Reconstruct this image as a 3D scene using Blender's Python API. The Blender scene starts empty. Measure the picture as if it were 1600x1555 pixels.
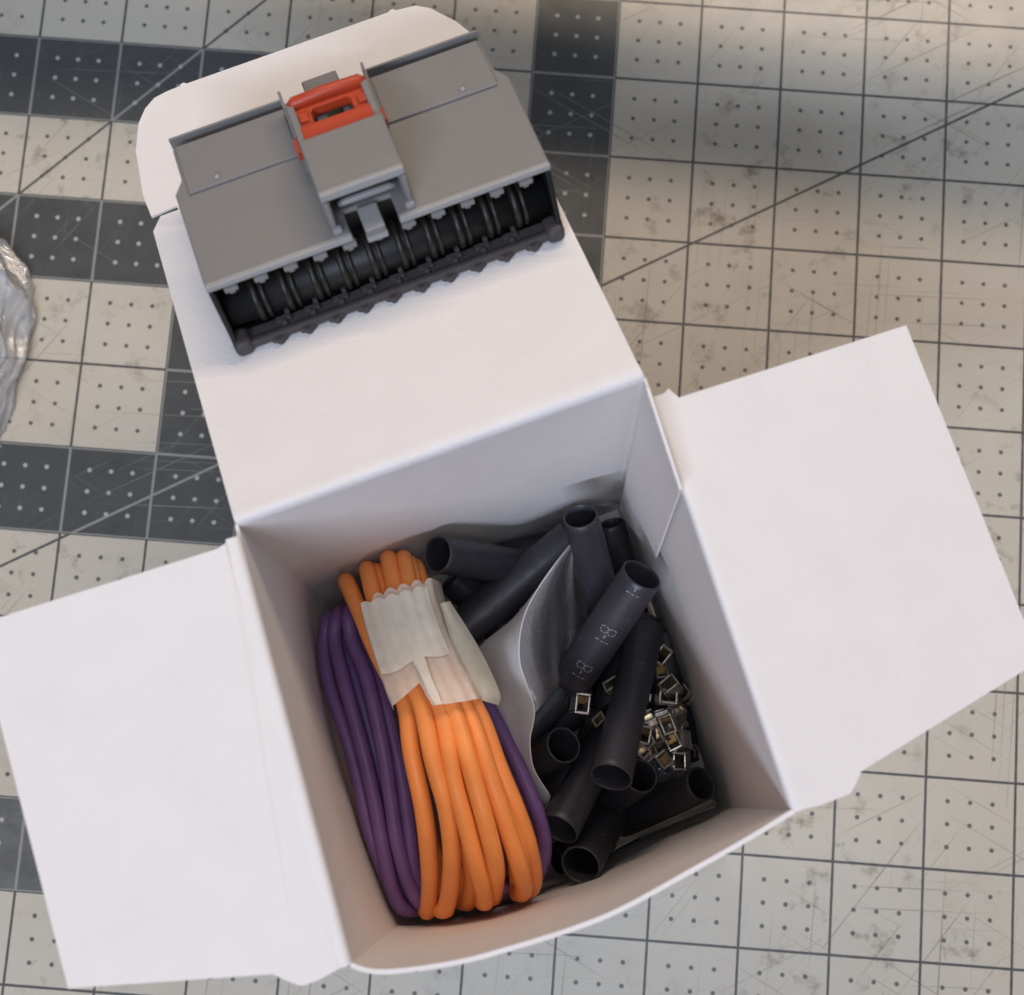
import bpy, bmesh, math, random
import numpy as np
from mathutils import Vector, Matrix, noise

random.seed(7)
IN = 0.0254                      # every length below is in inches, scaled to metres when meshes are made
S = bpy.context.scene
COL = S.collection

# ------------------------------------------------------------------ camera
F_PX, CX, CY, W_PX, H_PX = 2100.0, 800.0, 777.5, 1600.0, 1555.0
CAM = np.array([6.35275707, -7.44343921, 15.32835305])
R_CV = np.array([[0.99713587, 0.07559595, -0.00230597], [0.07446091, -0.98659396, -0.14521687], [-0.01325286, 0.14462924, -0.98939716]])
cd = bpy.data.cameras.new('camera')
cam = bpy.data.objects.new('camera', cd)
COL.objects.link(cam)
cd.sensor_fit = 'HORIZONTAL'
cd.sensor_width = 36.0
cd.lens = 36.0 * F_PX / W_PX
cd.clip_start, cd.clip_end = 0.01, 50.0
m = np.eye(4)
m[:3, 0], m[:3, 1], m[:3, 2] = R_CV[0], -R_CV[1], -R_CV[2]
m[:3, 3] = CAM * IN
cam.matrix_world = Matrix(m.tolist())
cd.dof.use_dof = True
cd.dof.focus_distance = 12.9 * IN
cd.dof.aperture_fstop = 16.0
S.camera = cam

def ray(px, py):
    return R_CV.T @ np.array([(px - CX) / F_PX, (py - CY) / F_PX, 1.0])
def at(px, py, z):
    """the place at height z (inches above the mat) seen at this spot of the photograph"""
    d = ray(px, py)
    return CAM + d * (z - CAM[2]) / d[2]
def on_plane(px, py, p, n):
    d = ray(px, py)
    return CAM + d * (((p - CAM) @ n) / (d @ n))

# ------------------------------------------------------------------ light
S.render.engine = 'CYCLES'
S.view_settings.view_transform = 'Standard'
S.view_settings.look = 'None'
S.view_settings.gamma = 1.0
S.view_settings.exposure = -0.12
w = bpy.data.worlds.new('World')
S.world = w
w.use_nodes = True
w.node_tree.nodes['Background'].inputs[0].default_value = (0.74, 0.82, 1.0, 1)
w.node_tree.nodes['Background'].inputs[1].default_value = 0.16

def strip(name, loc, target, sx, sy, power, colour):
    ld = bpy.data.lights.new(name, 'AREA')
    ld.shape = 'RECTANGLE'
    ld.size, ld.size_y = sx * IN, sy * IN
    ld.energy = power
    ld.color = colour
    o = bpy.data.objects.new(name, ld)
    COL.objects.link(o)
    loc = Vector(loc) * IN
    d = (Vector(target) * IN - loc).normalized()
    o.location = loc
    xa = Vector((1, 0, 0))
    za = -d
    ya = za.cross(xa).normalized()
    xa = ya.cross(za).normalized()
    o.rotation_euler = Matrix((xa, ya, za)).transposed().to_euler()
    return o
strip('bench_tube_lamp', (9, 25, 36), (6, -5, 0), 44, 1.3, 8.1, (1.0, 0.80, 0.60))
strip('window_lamp', (-9, -65, 70), (6, -6, 3), 50, 4.0, 38.0, (0.70, 0.80, 1.0))
strip('ceiling_panel', (8, -12, 64), (6, -6, 0), 30, 22, 6.4, (0.80, 0.86, 1.0))

# ------------------------------------------------------------------ materials
def nt(name):
    mt = bpy.data.materials.new(name)
    mt.use_nodes = True
    t = mt.node_tree
    return mt, t, t.nodes['Principled BSDF']
def nd(t, typ, **kw):
    n = t.nodes.new(typ)
    for k, v in kw.items():
        if k.startswith('i'):
            n.inputs[int(k[1:])].default_value = v
        else:
            setattr(n, k, v)
    return n
def mth(t, op, a, b=None, c=None, clamp=False):
    n = t.nodes.new('ShaderNodeMath')
    n.operation = op
    n.use_clamp = clamp
    for i, v in enumerate((a, b, c)):
        if v is None: continue
        if isinstance(v, (int, float)): n.inputs[i].default_value = v
        else: t.links.new(v, n.inputs[i])
    return n.outputs[0]
def mixc(t, fac, a, b):
    n = t.nodes.new('ShaderNodeMix')
    n.data_type = 'RGBA'
    for i, v in ((0, fac), (6, a), (7, b)):
        if isinstance(v, (int, float)): n.inputs[i].default_value = v
        elif isinstance(v, tuple): n.inputs[i].default_value = (*v, 1)
        else: t.links.new(v, n.inputs[i])
    return n.outputs[2]
def inches(t):
    tc = t.nodes.new('ShaderNodeTexCoord')
    v = t.nodes.new('ShaderNodeVectorMath')
    v.operation = 'SCALE'
    v.inputs[3].default_value = 1.0 / IN
    t.links.new(tc.outputs['Object'], v.inputs[0])
    return v.outputs[0]
def nz(t, vec, scale, detail=4, rough=0.55):
    n = nd(t, 'ShaderNodeTexNoise')
    n.inputs['Scale'].default_value = scale
    n.inputs['Detail'].default_value = detail
    n.inputs['Roughness'].default_value = rough
    t.links.new(vec, n.inputs['Vector'])
    return n.outputs['Fac']
def ramp(t, v, lo, hi):
    n = nd(t, 'ShaderNodeMapRange')
    n.inputs[1].default_value, n.inputs[2].default_value = lo, hi
    t.links.new(v, n.inputs[0])
    return n.outputs[0]
def bump(t, bs, h, strength, dist=0.01):
    b = nd(t, 'ShaderNodeBump')
    b.inputs['Strength'].default_value = strength
    b.inputs['Distance'].default_value = dist * IN
    t.links.new(h, b.inputs['Height'])
    t.links.new(b.outputs[0], bs.inputs['Normal'])

def simple(name, col, rough=0.5, var=0.12, scale=6.0, grain=120.0, gb=0.25, spec=0.5, metal=0.0, sss=0.0, gdist=0.004):
    mt, t, bs = nt(name)
    v = inches(t)
    n = nz(t, v, scale)
    c2 = tuple(max(0.0, c * (1 - var * 2)) for c in col)
    t.links.new(mixc(t, ramp(t, n, 0.3, 0.75), col, c2), bs.inputs['Base Color'])
    bs.inputs['Roughness'].default_value = rough
    bs.inputs['Specular IOR Level'].default_value = spec
    bs.inputs['Metallic'].default_value = metal
    if sss:
        bs.inputs['Subsurface Weight'].default_value = sss
        bs.inputs['Subsurface Radius'].default_value = (0.004, 0.0015, 0.0008)
        bs.inputs['Subsurface Scale'].default_value = 0.3
    if gb:
        bump(t, bs, nz(t, v, grain, 2), gb, gdist)
    return mt

M = {}
M['paper'] = simple('white_paperboard', (0.79, 0.745, 0.715), 0.62, 0.02, 2.5, 42, 0.5, 0.3, gdist=0.009)
M['grey'] = simple('grey_plastic', (0.215, 0.205, 0.195), 0.42, 0.03, 3, 160, 0.25, 0.45)
M['pale_grey'] = simple('pale_grey_plastic', (0.32, 0.31, 0.30), 0.35, 0.03, 3, 160, 0.15, 0.5)
M['red'] = simple('red_orange_plastic', (0.47, 0.055, 0.018), 0.4, 0.05, 6, 150, 0.15, 0.45)
M['black'] = simple('black_plastic', (0.006, 0.0058, 0.0055), 0.5, 0.1, 6, 90, 0.3, 0.45)
M['rib'] = simple('dark_seal_rubber', (0.024, 0.019, 0.013), 0.42, 0.2, 8, 90, 0.3, 0.45)
M['brown'] = simple('dark_grey_plastic', (0.062, 0.053, 0.052), 0.5, 0.1, 8, 90, 0.3, 0.4)
M['orange'] = simple('orange_insulation', (0.94, 0.31, 0.078), 0.36, 0.06, 4, 90, 0.15, 0.35, sss=0.15)
M['purple'] = simple('purple_insulation', (0.19, 0.095, 0.255), 0.40, 0.1, 4, 90, 0.15, 0.35)
def dusty():
    mt, t, bs = nt('black_heat_shrink')
    v = inches(t)
    sp = ramp(t, nz(t, v, 46, 2, 0.5), 0.745, 0.79)
    lint = nd(t, 'ShaderNodeMapping'); lint.inputs['Scale'].default_value = (9, 60, 9); lint.inputs['Rotation'].default_value = (0.5, 0.3, 0.8)
    t.links.new(v, lint.inputs[0])
    li = mth(t, 'MULTIPLY', ramp(t, nz(t, lint.outputs[0], 1.0, 1, 0.4), 0.75, 0.80), 0.7)
    c = mixc(t, ramp(t, nz(t, v, 5), 0.35, 0.7), (0.036, 0.034, 0.041), (0.027, 0.025, 0.030))
    c = mixc(t, mth(t, 'MULTIPLY', mth(t, 'MAXIMUM', sp, li), 0.55), c, (0.30, 0.29, 0.30))
    t.links.new(c, bs.inputs['Base Color'])
    t.links.new(ramp(t, nz(t, v, 9), -0.5, 1.9), bs.inputs['Roughness'])
    bs.inputs['Specular IOR Level'].default_value = 0.5
    bump(t, bs, nz(t, v, 60, 3), 0.35, 0.006)
    return mt
M['tube'] = dusty()
M['print'] = simple('pale_ink', (0.30, 0.30, 0.32), 0.6, 0.3, 60, 60, 0.0)
M['bronze'] = simple('plated_bronze', (0.92, 0.86, 0.78), 0.30, 0.2, 14, 60, 0.3, 0.5, metal=1.0)
M['gold'] = simple('gold_plating', (0.80, 0.64, 0.38), 0.3, 0.2, 14, 60, 0.2, 0.5, metal=1.0)
M['table'] = simple('table_laminate', (0.20, 0.16, 0.12), 0.5, 0.2, 1.0, 20, 0.2)

def translucent(name, col, alpha, rough, trans=0.3, scale=8, bstr=0.4, bdist=0.02, white=0.0):
    """thin sheet: part see-through, part scattering, with a gloss coat"""
    mt, t, bs = nt(name)
    v = inches(t)
    n = nz(t, v, scale, 5)
    t.links.new(mixc(t, ramp(t, n, 0.35, 0.7), col, tuple(c * 0.88 for c in col)), bs.inputs['Base Color'])
    bs.inputs['Roughness'].default_value = rough
    bs.inputs['Specular IOR Level'].default_value = 0.6
    tl = nd(t, 'ShaderNodeBsdfTranslucent')
    tl.inputs[0].default_value = (*col, 1)
    mx = nd(t, 'ShaderNodeMixShader'); mx.inputs[0].default_value = trans
    t.links.new(bs.outputs[0], mx.inputs[1]); t.links.new(tl.outputs[0], mx.inputs[2])
    tp = nd(t, 'ShaderNodeBsdfTransparent')
    m2 = nd(t, 'ShaderNodeMixShader'); m2.inputs[0].default_value = alpha
    t.links.new(tp.outputs[0], m2.inputs[1]); t.links.new(mx.outputs[0], m2.inputs[2])
    out = t.nodes['Material Output']
    t.links.new(m2.outputs[0], out.inputs[0])
    bump(t, bs, n, bstr, bdist)
    return mt
M['tape'] = translucent('masking_tape', (0.90, 0.79, 0.65), 0.52, 0.6, 0.15, 10, 0.15)
M['tape_thick'] = translucent('masking_tape_double', (0.89, 0.79, 0.64), 0.84, 0.6, 0.12, 9, 0.15)
M['tape_tab'] = translucent('masking_tape_tab', (0.82, 0.74, 0.56), 0.98, 0.6, 0.15, 10, 0.2)
M['pale_film'] = translucent('frosted_film', (0.90, 0.86, 0.81), 0.97, 0.45, 0.15, 3, 0.2)
M['yellow_film'] = translucent('pale_yellow_film', (0.84, 0.76, 0.60), 0.9, 0.4, 0.2, 6, 0.3)

def film(name, diffuse, alpha_diffuse, gloss_lo, gloss_hi, scale, bstr, rough=0.18, tint=(0.9, 0.9, 0.9)):
    """clear plastic film: transparent, faintly milky, with glossy creases"""
    mt, t, bs = nt(name)
    v = inches(t)
    n = nz(t, v, scale, 6, 0.6)
    bs.inputs['Base Color'].default_value = (*diffuse, 1)
    bs.inputs['Roughness'].default_value = 0.5
    tp = nd(t, 'ShaderNodeBsdfTransparent'); tp.inputs[0].default_value = (*tint, 1)
    gl = nd(t, 'ShaderNodeBsdfGlossy'); gl.inputs['Roughness'].default_value = rough
    b = nd(t, 'ShaderNodeBump'); b.inputs['Strength'].default_value = bstr; b.inputs['Distance'].default_value = 0.03 * IN
    t.links.new(n, b.inputs['Height'])
    t.links.new(b.outputs[0], gl.inputs['Normal']); t.links.new(b.outputs[0], bs.inputs['Normal'])
    m1 = nd(t, 'ShaderNodeMixShader'); m1.inputs[0].default_value = alpha_diffuse
    t.links.new(tp.outputs[0], m1.inputs[1]); t.links.new(bs.outputs[0], m1.inputs[2])
    lw = nd(t, 'ShaderNodeLayerWeight'); lw.inputs[0].default_value = 0.35
    t.links.new(b.outputs[0], lw.inputs['Normal'])
    f = nd(t, 'ShaderNodeMapRange'); f.inputs[3].default_value = gloss_lo; f.inputs[4].default_value = gloss_hi
    t.links.new(lw.outputs['Facing'], f.inputs[0])
    m2 = nd(t, 'ShaderNodeMixShader')
    t.links.new(f.outputs[0], m2.inputs[0]); t.links.new(m1.outputs[0], m2.inputs[1]); t.links.new(gl.outputs[0], m2.inputs[2])
    t.links.new(m2.outputs[0], t.nodes['Material Output'].inputs[0])
    return mt
M['clear_film'] = film('clear_film', (0.66, 0.62, 0.61), 0.33, 0.06, 0.65, 4, 0.6, 0.2)
M['bubble'] = film('crumpled_clear_plastic', (0.72, 0.74, 0.77), 0.32, 0.08, 0.70, 9, 0.5, 0.10)

def mat_print(name, base, line, dotc, dot_r, stain):
    mt, t, bs = nt(name)
    v = inches(t)
    sp = nd(t, 'ShaderNodeSeparateXYZ'); t.links.new(v, sp.inputs[0])
    x, y = sp.outputs[0], sp.outputs[1]
    def edge(c, step=1.0):
        fr = mth(t, 'FRACT', mth(t, 'DIVIDE', c, step))
        return mth(t, 'MULTIPLY', mth(t, 'MINIMUM', fr, mth(t, 'SUBTRACT', 1.0, fr)), step)
    ex, ey = edge(x), edge(y)
    d45 = mth(t, 'MULTIPLY', mth(t, 'ABSOLUTE', mth(t, 'ADD', mth(t, 'SUBTRACT', y, x), 2.0)), 0.7071)
    d30 = mth(t, 'MULTIPLY', mth(t, 'ABSOLUTE', mth(t, 'ADD', mth(t, 'SUBTRACT', y, mth(t, 'MULTIPLY', x, 0.5765)), 6.647)), 0.8664)
    dl = mth(t, 'MINIMUM', mth(t, 'MINIMUM', ex, ey), mth(t, 'MINIMUM', d45, d30))
    wob = mth(t, 'MULTIPLY', nz(t, v, 9, 3), 0.008)
    lm = ramp(t, mth(t, 'ADD', dl, wob), 0.0225, 0.0150)
    qx, qy = edge(x, 0.25), edge(y, 0.25)
    dd = mth(t, 'SQRT', mth(t, 'ADD', mth(t, 'MULTIPLY', qx, qx), mth(t, 'MULTIPLY', qy, qy)))
    inside = mth(t, 'MULTIPLY', mth(t, 'GREATER_THAN', ex, 0.13), mth(t, 'GREATER_THAN', ey, 0.13))
    dm = mth(t, 'MULTIPLY', ramp(t, mth(t, 'ADD', dd, wob), dot_r + 0.010, dot_r - 0.004), inside)
    # wear: blotches, fine specks, knife cuts in a few directions
    blot = ramp(t, nz(t, v, 0.45, 5, 0.6), 0.40, 0.68)
    sm = ramp(t, nz(t, v, 2.6, 6, 0.7), 0.55, 0.70)
    speck = ramp(t, nz(t, v, 14.0, 4, 0.75), 0.66, 0.76)
    c = mixc(t, mth(t, 'MULTIPLY', blot, 0.30), base, tuple(b * s for b, s in zip(base, (0.90, 0.84, 0.74))))
    c = mixc(t, mth(t, 'MULTIPLY', mth(t, 'MULTIPLY', sm, ramp(t, nz(t, v, 0.33, 2), 0.40, 0.62)), 0.85), c, stain)
    c = mixc(t, mth(t, 'MULTIPLY', mth(t, 'MULTIPLY', speck, ramp(t, nz(t, v, 1.1, 3), 0.45, 0.62)), 0.5), c, stain)
    if base[0] < 0.3:   # one corner of the dark print is rubbed pale
        worn = mth(t, 'MULTIPLY', ramp(t, y, -7.6, -8.8), ramp(t, nz(t, v, 1.7, 6, 0.7), 0.30, 0.62))
        c = mixc(t, mth(t, 'MULTIPLY', worn, 0.75), c, (0.17, 0.165, 0.15))
    cuts = None
    for ang, sc in ((0.03, 34), (1.53, 40), (0.52, 30), (-0.47, 36), (0.95, 44)):
        mp = nd(t, 'ShaderNodeMapping', vector_type='TEXTURE'); mp.inputs['Rotation'].default_value = (0, 0, ang)
        mp.inputs['Scale'].default_value = (4.0, 1.0 / sc, 1)
        t.links.new(v, mp.inputs[0])
        q = ramp(t, nz(t, mp.outputs[0], 1.0, 1, 0.4), 0.70, 0.74)
        cuts = q if cuts is None else mth(t, 'MAXIMUM', cuts, q)
    cutm = mth(t, 'MULTIPLY', cuts, ramp(t, nz(t, v, 0.5, 2), 0.42, 0.60))
    c = mixc(t, mth(t, 'MULTIPLY', lm, 0.92), c, line)
    c = mixc(t, mth(t, 'MULTIPLY', dm, 0.9), c, dotc)
    c = mixc(t, mth(t, 'MULTIPLY', cutm, 0.65), c, stain if base[0] > 0.3 else (0.2, 0.2, 0.19))
    t.links.new(c, bs.inputs['Base Color'])
    bs.inputs['Specular IOR Level'].default_value = 0.45
    t.links.new(ramp(t, nz(t, v, 3, 4), -0.3, 2.0), bs.inputs['Roughness'])
    h = mth(t, 'SUBTRACT', mth(t, 'MULTIPLY', nz(t, v, 110, 2), 0.4), mth(t, 'ADD', cutm, mth(t, 'MULTIPLY', dm, 0.4)))
    bump(t, bs, h, 0.35, 0.006)
    return mt
M['mat_light'] = mat_print('mat_pale_squares', (0.50, 0.455, 0.375), (0.040, 0.042, 0.044), (0.06, 0.06, 0.055), 0.026, (0.17, 0.13, 0.09))
M['mat_dark'] = mat_print('mat_dark_squares', (0.066, 0.068, 0.066), (0.27, 0.27, 0.25), (0.42, 0.42, 0.40), 0.026, (0.10, 0.095, 0.085))

# ------------------------------------------------------------------ object helpers
def tag(o, label=None, cat=None, group=None, kind=None):
    if label: o['label'] = label
    if cat: o['category'] = cat
    if group: o['group'] = group
    if kind: o['kind'] = kind
    return o
def thing(name, loc, label, cat, group=None, rot=None):
    o = bpy.data.objects.new(name, None)
    o.empty_display_size = 0.01
    COL.objects.link(o)
    mtx = Matrix.Translation(Vector(loc) * IN)
    if rot is not None: mtx = mtx @ rot.to_4x4()
    o.matrix_world = mtx
    return tag(o, label, cat, group)
def mesh(name, V, Fc, mat, smooth=False):
    me = bpy.data.meshes.new(name)
    me.from_pydata([tuple(float(c) * IN for c in p) for p in V], [], Fc)
    me.materials.append(M[mat])
    bm = bmesh.new(); bm.from_mesh(me)
    bmesh.ops.recalc_face_normals(bm, faces=bm.faces)
    bm.to_mesh(me); bm.free()
    if smooth:
        me.polygons.foreach_set('use_smooth', [True] * len(me.polygons))
    return me
def link(name, me, parent=None, loc=None):
    o = bpy.data.objects.new(name, me)
    COL.objects.link(o)
    if parent is not None: o.parent = parent
    if loc is not None: o.location = Vector(loc) * IN
    return o
def bev(o, width, seg=2, angle=35):
    b = o.modifiers.new('bevel', 'BEVEL'); b.width = width * IN; b.segments = seg
    b.limit_method = 'ANGLE'; b.angle_limit = math.radians(angle)
    b.harden_normals = False
    return o
def solid(o, th, off=0.0):
    s = o.modifiers.new('thickness', 'SOLIDIFY'); s.thickness = th * IN; s.offset = off
    e_ = o.modifiers.new('crisp_edges', 'EDGE_SPLIT'); e_.split_angle = math.radians(42)
    return o

class MB:
    """collects shapes of ONE part"""
    def __init__(self): self.V, self.F = [], []
    def add(self, V, Fc):
        n = len(self.V); self.V += [tuple(map(float, v)) for v in V]; self.F += [tuple(i + n for i in f) for f in Fc]; return self
    def box(self, x0, x1, y0, y1, z0, z1):
        V = [(x, y, z) for z in (z0, z1) for y in (y0, y1) for x in (x0, x1)]
        return self.add(V, [(0, 2, 3, 1), (4, 5, 7, 6), (0, 1, 5, 4), (2, 6, 7, 3), (0, 4, 6, 2), (1, 3, 7, 5)])
    def prism(self, poly, z0, z1):
        n = len(poly)
        V = [(x, y, z0) for x, y in poly] + [(x, y, z1) for x, y in poly]
        return self.add(V, [tuple(range(n))[::-1], tuple(range(n, 2 * n))] + [(i, (i + 1) % n, n + (i + 1) % n, n + i) for i in range(n)])
    def sweep(self, pts, r, seg=14, closed=False, cap=True):
        P = [np.array(p, float) for p in pts]
        n = len(P)
        T = []
        for i in range(n):
            a = P[(i - 1) % n] if closed or i > 0 else P[0]
            b = P[(i + 1) % n] if closed or i < n - 1 else P[-1]
            d = b - a; T.append(d / (np.linalg.norm(d) + 1e-9))
        u = np.cross(T[0], (0.13, 0.2, 0.97)); u /= np.linalg.norm(u)
        V = []
        for i in range(n):
            u = u - T[i] * (u @ T[i]); u /= np.linalg.norm(u) + 1e-9
            vv = np.cross(T[i], u)
            rr = r[i] if hasattr(r, '__len__') else r
            for k in range(seg):
                a = 2 * math.pi * k / seg
                V.append(P[i] + rr * (math.cos(a) * u + math.sin(a) * vv))
        Fc = []
        for i in range(n if closed else n - 1):
            j = (i + 1) % n
            # for a closed path pick the ring offset that twists least
            off = 0
            if closed and j == 0:
                off = min(range(seg), key=lambda o: np.linalg.norm(np.array(V[i * seg]) - np.array(V[o])))
            for k in range(seg):
                k2 = (k + 1) % seg
                Fc.append((i * seg + k, i * seg + k2, j * seg + (k2 + off) % seg, j * seg + (k + off) % seg))
        if cap and not closed:
            Fc.append(tuple(range(seg))[::-1]); Fc.append(tuple(range((n - 1) * seg, n * seg)))
        return self.add(V, Fc)
    def grid(self, G):
        h, w_ = len(G), len(G[0])
        return self.add([p for row in G for p in row],
                        [(i * w_ + j, i * w_ + j + 1, (i + 1) * w_ + j + 1, (i + 1) * w_ + j) for i in range(h - 1) for j in range(w_ - 1)])
    def build(self, name, mat, parent=None, smooth=False, org=None):
        V = self.V
        if org is not None: V = [(a - org[0], b - org[1], c - org[2]) for a, b, c in V]
        return link(name, mesh(name, V, self.F, mat, smooth), parent)

def spline(pts, n, closed=False):
    P = np.array(pts, float); k = len(P)
    out = []
    segs = k if closed else k - 1
    for s in range(segs):
        if closed: a, b, c, d = (P[(s + j - 1) % k] for j in range(4))
        else: a, b, c, d = P[max(s - 1, 0)], P[s], P[s + 1], P[min(s + 2, k - 1)]
        for q in range(n):
            t = q / n
            out.append(0.5 * ((2 * b) + (-a + c) * t + (2 * a - 5 * b + 4 * c - d) * t * t + (-a + 3 * b - 3 * c + d) * t ** 3))
    if not closed: out.append(P[-1])
    return out
def unit(v):
    v = np.array(v, float); return v / np.linalg.norm(v)

# ------------------------------------------------------------------ table, mat, unseen shadow bar
link('table_top', mesh('table_top', *(lambda b: (b.V, b.F))(MB().box(-30, 40, -40, 24, -1.4, -0.125)), 'table'))['kind'] = 'structure'

DARK = set()
for c in (-4, -3, -2, -1, 0, 1, 2, 3): DARK.add((c, 0))
for c in (-3, -2, -1, 0, 1, 2): DARK.add((c, 2))
for r in (3, 4): DARK.add((2, r))
for c in (-3, -2, -1, 0, 1, 2): DARK.add((c, 5))
for c in (-3, -2, -1, 0, 1): DARK.add((c, 9))
for r in range(-5, 4): DARK.add((6, r))
mb = MB()
C0, C1, R0, R1 = -8, 20, -9, 17
nx = C1 - C0
G = [[(c, -r, 0.0) for c in range(C0, C1 + 1)] for r in range(R0, R1 + 1)]
mb.grid(G)
nf = len(mb.F)
b = len(mb.V)
mb.add([(C0, -R0, 0), (C1, -R0, 0), (C1, -R1, 0), (C0, -R1, 0), (C0, -R0, -.12), (C1, -R0, -.12), (C1, -R1, -.12), (C0, -R1, -.12)],
       [(0, 1, 5, 4), (1, 2, 6, 5), (2, 3, 7, 6), (3, 0, 4, 7), (4, 5, 6, 7)])
mo = mb.build('cutting_mat', 'mat_light')
mo.data.materials.append(M['mat_dark'])
for i in range(nf):
    r, c = divmod(i, nx)
    if (c + C0, r + R0) in DARK: mo.data.polygons[i].material_index = 1
tag(mo, 'worn grey cutting mat printed with inch squares and dots under the open box', 'cutting mat')

sh = MB().box(-40, 52, -0.43, 0.43, -0.35, 0.35).build('shadow_bar', 'table')  # unseen bar, added to cast the shadow band across the mat
sh.location = Vector((6, 8.2, 12)) * IN
sh.rotation_euler = (0, 0, math.radians(-2.2))
sh['kind'] = 'structure'

# ------------------------------------------------------------------ box
TOPZ = 5.0
BL, BR, FR, FL = at(367, 818, TOPZ), at(1008, 588, TOPZ), at(1240, 1270, TOPZ), at(548, 1508, TOPZ)
DN = np.array([0.03594265, -0.07321302, -1.0])         # the walls lean a little
DROP = 4.95
TH = 0.024
cen = (BL + BR + FR + FL) / 4
borg = np.array([cen[0], cen[1], 0.0])
box = thing('gift_box', borg, 'open white paperboard box holding wire coils and black tubes', 'box')
box.name = 'paperboard_box'
F1 = np.array([2.78776679, -3.51078317, 3.81350549]); F2 = np.array([5.84109752, -2.04124432, 3.83107839])
lid_hl, lid_hr = at(367, 818, TOPZ), at(1003, 582, TOPZ)
LU = unit(lid_hr - lid_hl)
LN = unit(np.cross(LU, (F1 + F2) / 2 - (lid_hl + lid_hr) / 2))
LV = -np.cross(LN, LU)                                   # towards the hinge
def L(u, v, w=0.0): return F1 + LU * u + LV * v + LN * w

def bend(a, b_, d1, d2, e1=0.09, e2=0.09, n=6, m=12, jit=0.0):
    """rounded fold along a..b_ between directions d1 and d2"""
    G = []
    for i in range(n + 1):
        t = i / n
        row = []
        for j in range(m + 1):
            s = j / m
            p = a * (1 - s) + b_ * s
            row.append(p + d1 * e1 * (1 - t) ** 2 + d2 * e2 * t ** 2)
        G.append(row)
    return G
def wallgrid(a, b_, top=0.09, nu=20, nv=12, bulge=None, out=None):
    G = []
    for i in range(nv + 1):
        t = i / nv
        row = []
        for j in range(nu + 1):
            s = j / nu
            p = a * (1 - s) + b_ * s + DN * (top + (DROP - top) * t)
            if bulge is not None: p = p + out * bulge(s, t)
            row.append(p)
        G.append(row)
    return G
DNu = unit(DN)
# back wall
sin = lambda x: math.sin(math.pi * x)
wv = MB().grid(wallgrid(BL, BR, 0.10, bulge=lambda s, t: 0.05 * sin(s) * sin(min(1, t * 1.3)), out=-unit(np.cross(DN, BR - BL))))
solid(wv.build('wall', 'paper', box, True, borg), TH)
# right wall, left wall
wv = MB().grid(wallgrid(BR, FR, 0.05, bulge=lambda s, t: 0.05 * sin(s) * t, out=-unit(np.cross(DN, FR - BR))))
solid(wv.build('wall', 'paper', box, True, borg), TH)
wv = MB().grid(wallgrid(FL, BL, 0.05, bulge=lambda s, t: 0.13 * max(0.0, sin(s)) ** 0.6 * sin(t), out=-unit(np.cross(DN, BL - FL))))
solid(wv.build('wall', 'paper', box, True, borg), TH)
# bowed front wall with its bare lip
lip = spline([at(x, y, TOPZ) for x, y in ((548, 1508), (582, 1518), (625, 1517), (720, 1503), (800, 1481), (900, 1450), (980, 1416), (1100, 1350), (1180, 1304), (1240, 1268))], 6)
G = []
fb0, fb1 = FL + DN * DROP, FR + DN * DROP
for i in range(15):
    t = i / 14
    row = []
    for j, p in enumerate(lip):
        s = j / (len(lip) - 1)
        # straight foot at the same share of the width
        base = FL * (1 - s) + FR * s
        off = p - base
        k = max(0.0, 1 - t) ** 0.33
        row.append(base + off * k + DN * DROP * t + np.array([0, 0, 0.006 * math.sin(s * 31) * (1 - t)]))
    G.append(row)
solid(MB().grid(G).build('wall', 'paper', box, True, borg), TH + 0.012)
fl = [q + DN * (DROP - 0.03) for q in (BL, BR, FR, FL)]
solid(MB().add(fl, [(0, 1, 2, 3)]).build('floor_panel', 'paper', box, False, borg), TH)
# glue tab on the inside of the right wall
rn = unit(np.cross(FR - BR, DN))
if rn @ (cen - BR) < 0: rn = -rn
pp = BR + rn * 0.05
gt = [on_plane(x, y, pp, rn) for x, y in ((1012, 606), (1064, 765), (1025, 872), (968, 800))]
low = [g + DN * 2.2 for g in (gt[3], gt[2])]
MBg = MB()
MBg.add([gt[0], gt[1], gt[2], gt[3]], [(0, 1, 2, 3)])
solid(MBg.build('glue_tab', 'paper', box, False, borg), TH)

# lid
e = 0.11
wl = np.linalg.norm(lid_hr - lid_hl)
len_l = -((lid_hl - F1) @ LV) * -1
hv = (lid_hl - F1) @ LV
Gl = []
for i in range(23):
    t = i / 22
    v = (hv - e) * t
    row = []
    for j in range(21):
        s = j / 20
        u = wl * s
        # corners of the far edge are nipped off
        if v < 0.12: u = (0.10 * (1 - v / 0.12)) + (wl - 0.20 * (1 - v / 0.12)) * s
        row.append(L(u, v, 0.015 * sin(s) * sin(t)))
    Gl.append(row)
lm = MB().grid(Gl)
nb = 8
for_b = [[(Gl[-1][j] * (1 - t) ** 2 + (BL + (BR - BL) * j / 20) * 2 * t * (1 - t) + (BL + (BR - BL) * j / 20 + DN * 0.10) * t * t) for j in range(21)] for t in np.linspace(0, 1, nb)]
lm.grid(for_b)
lid = lm.build('lid', 'paper', box, True, borg)
wd = lid.modifiers.new('weld', 'WELD'); wd.merge_threshold = 0.002 * IN
solid(lid, TH)
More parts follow.
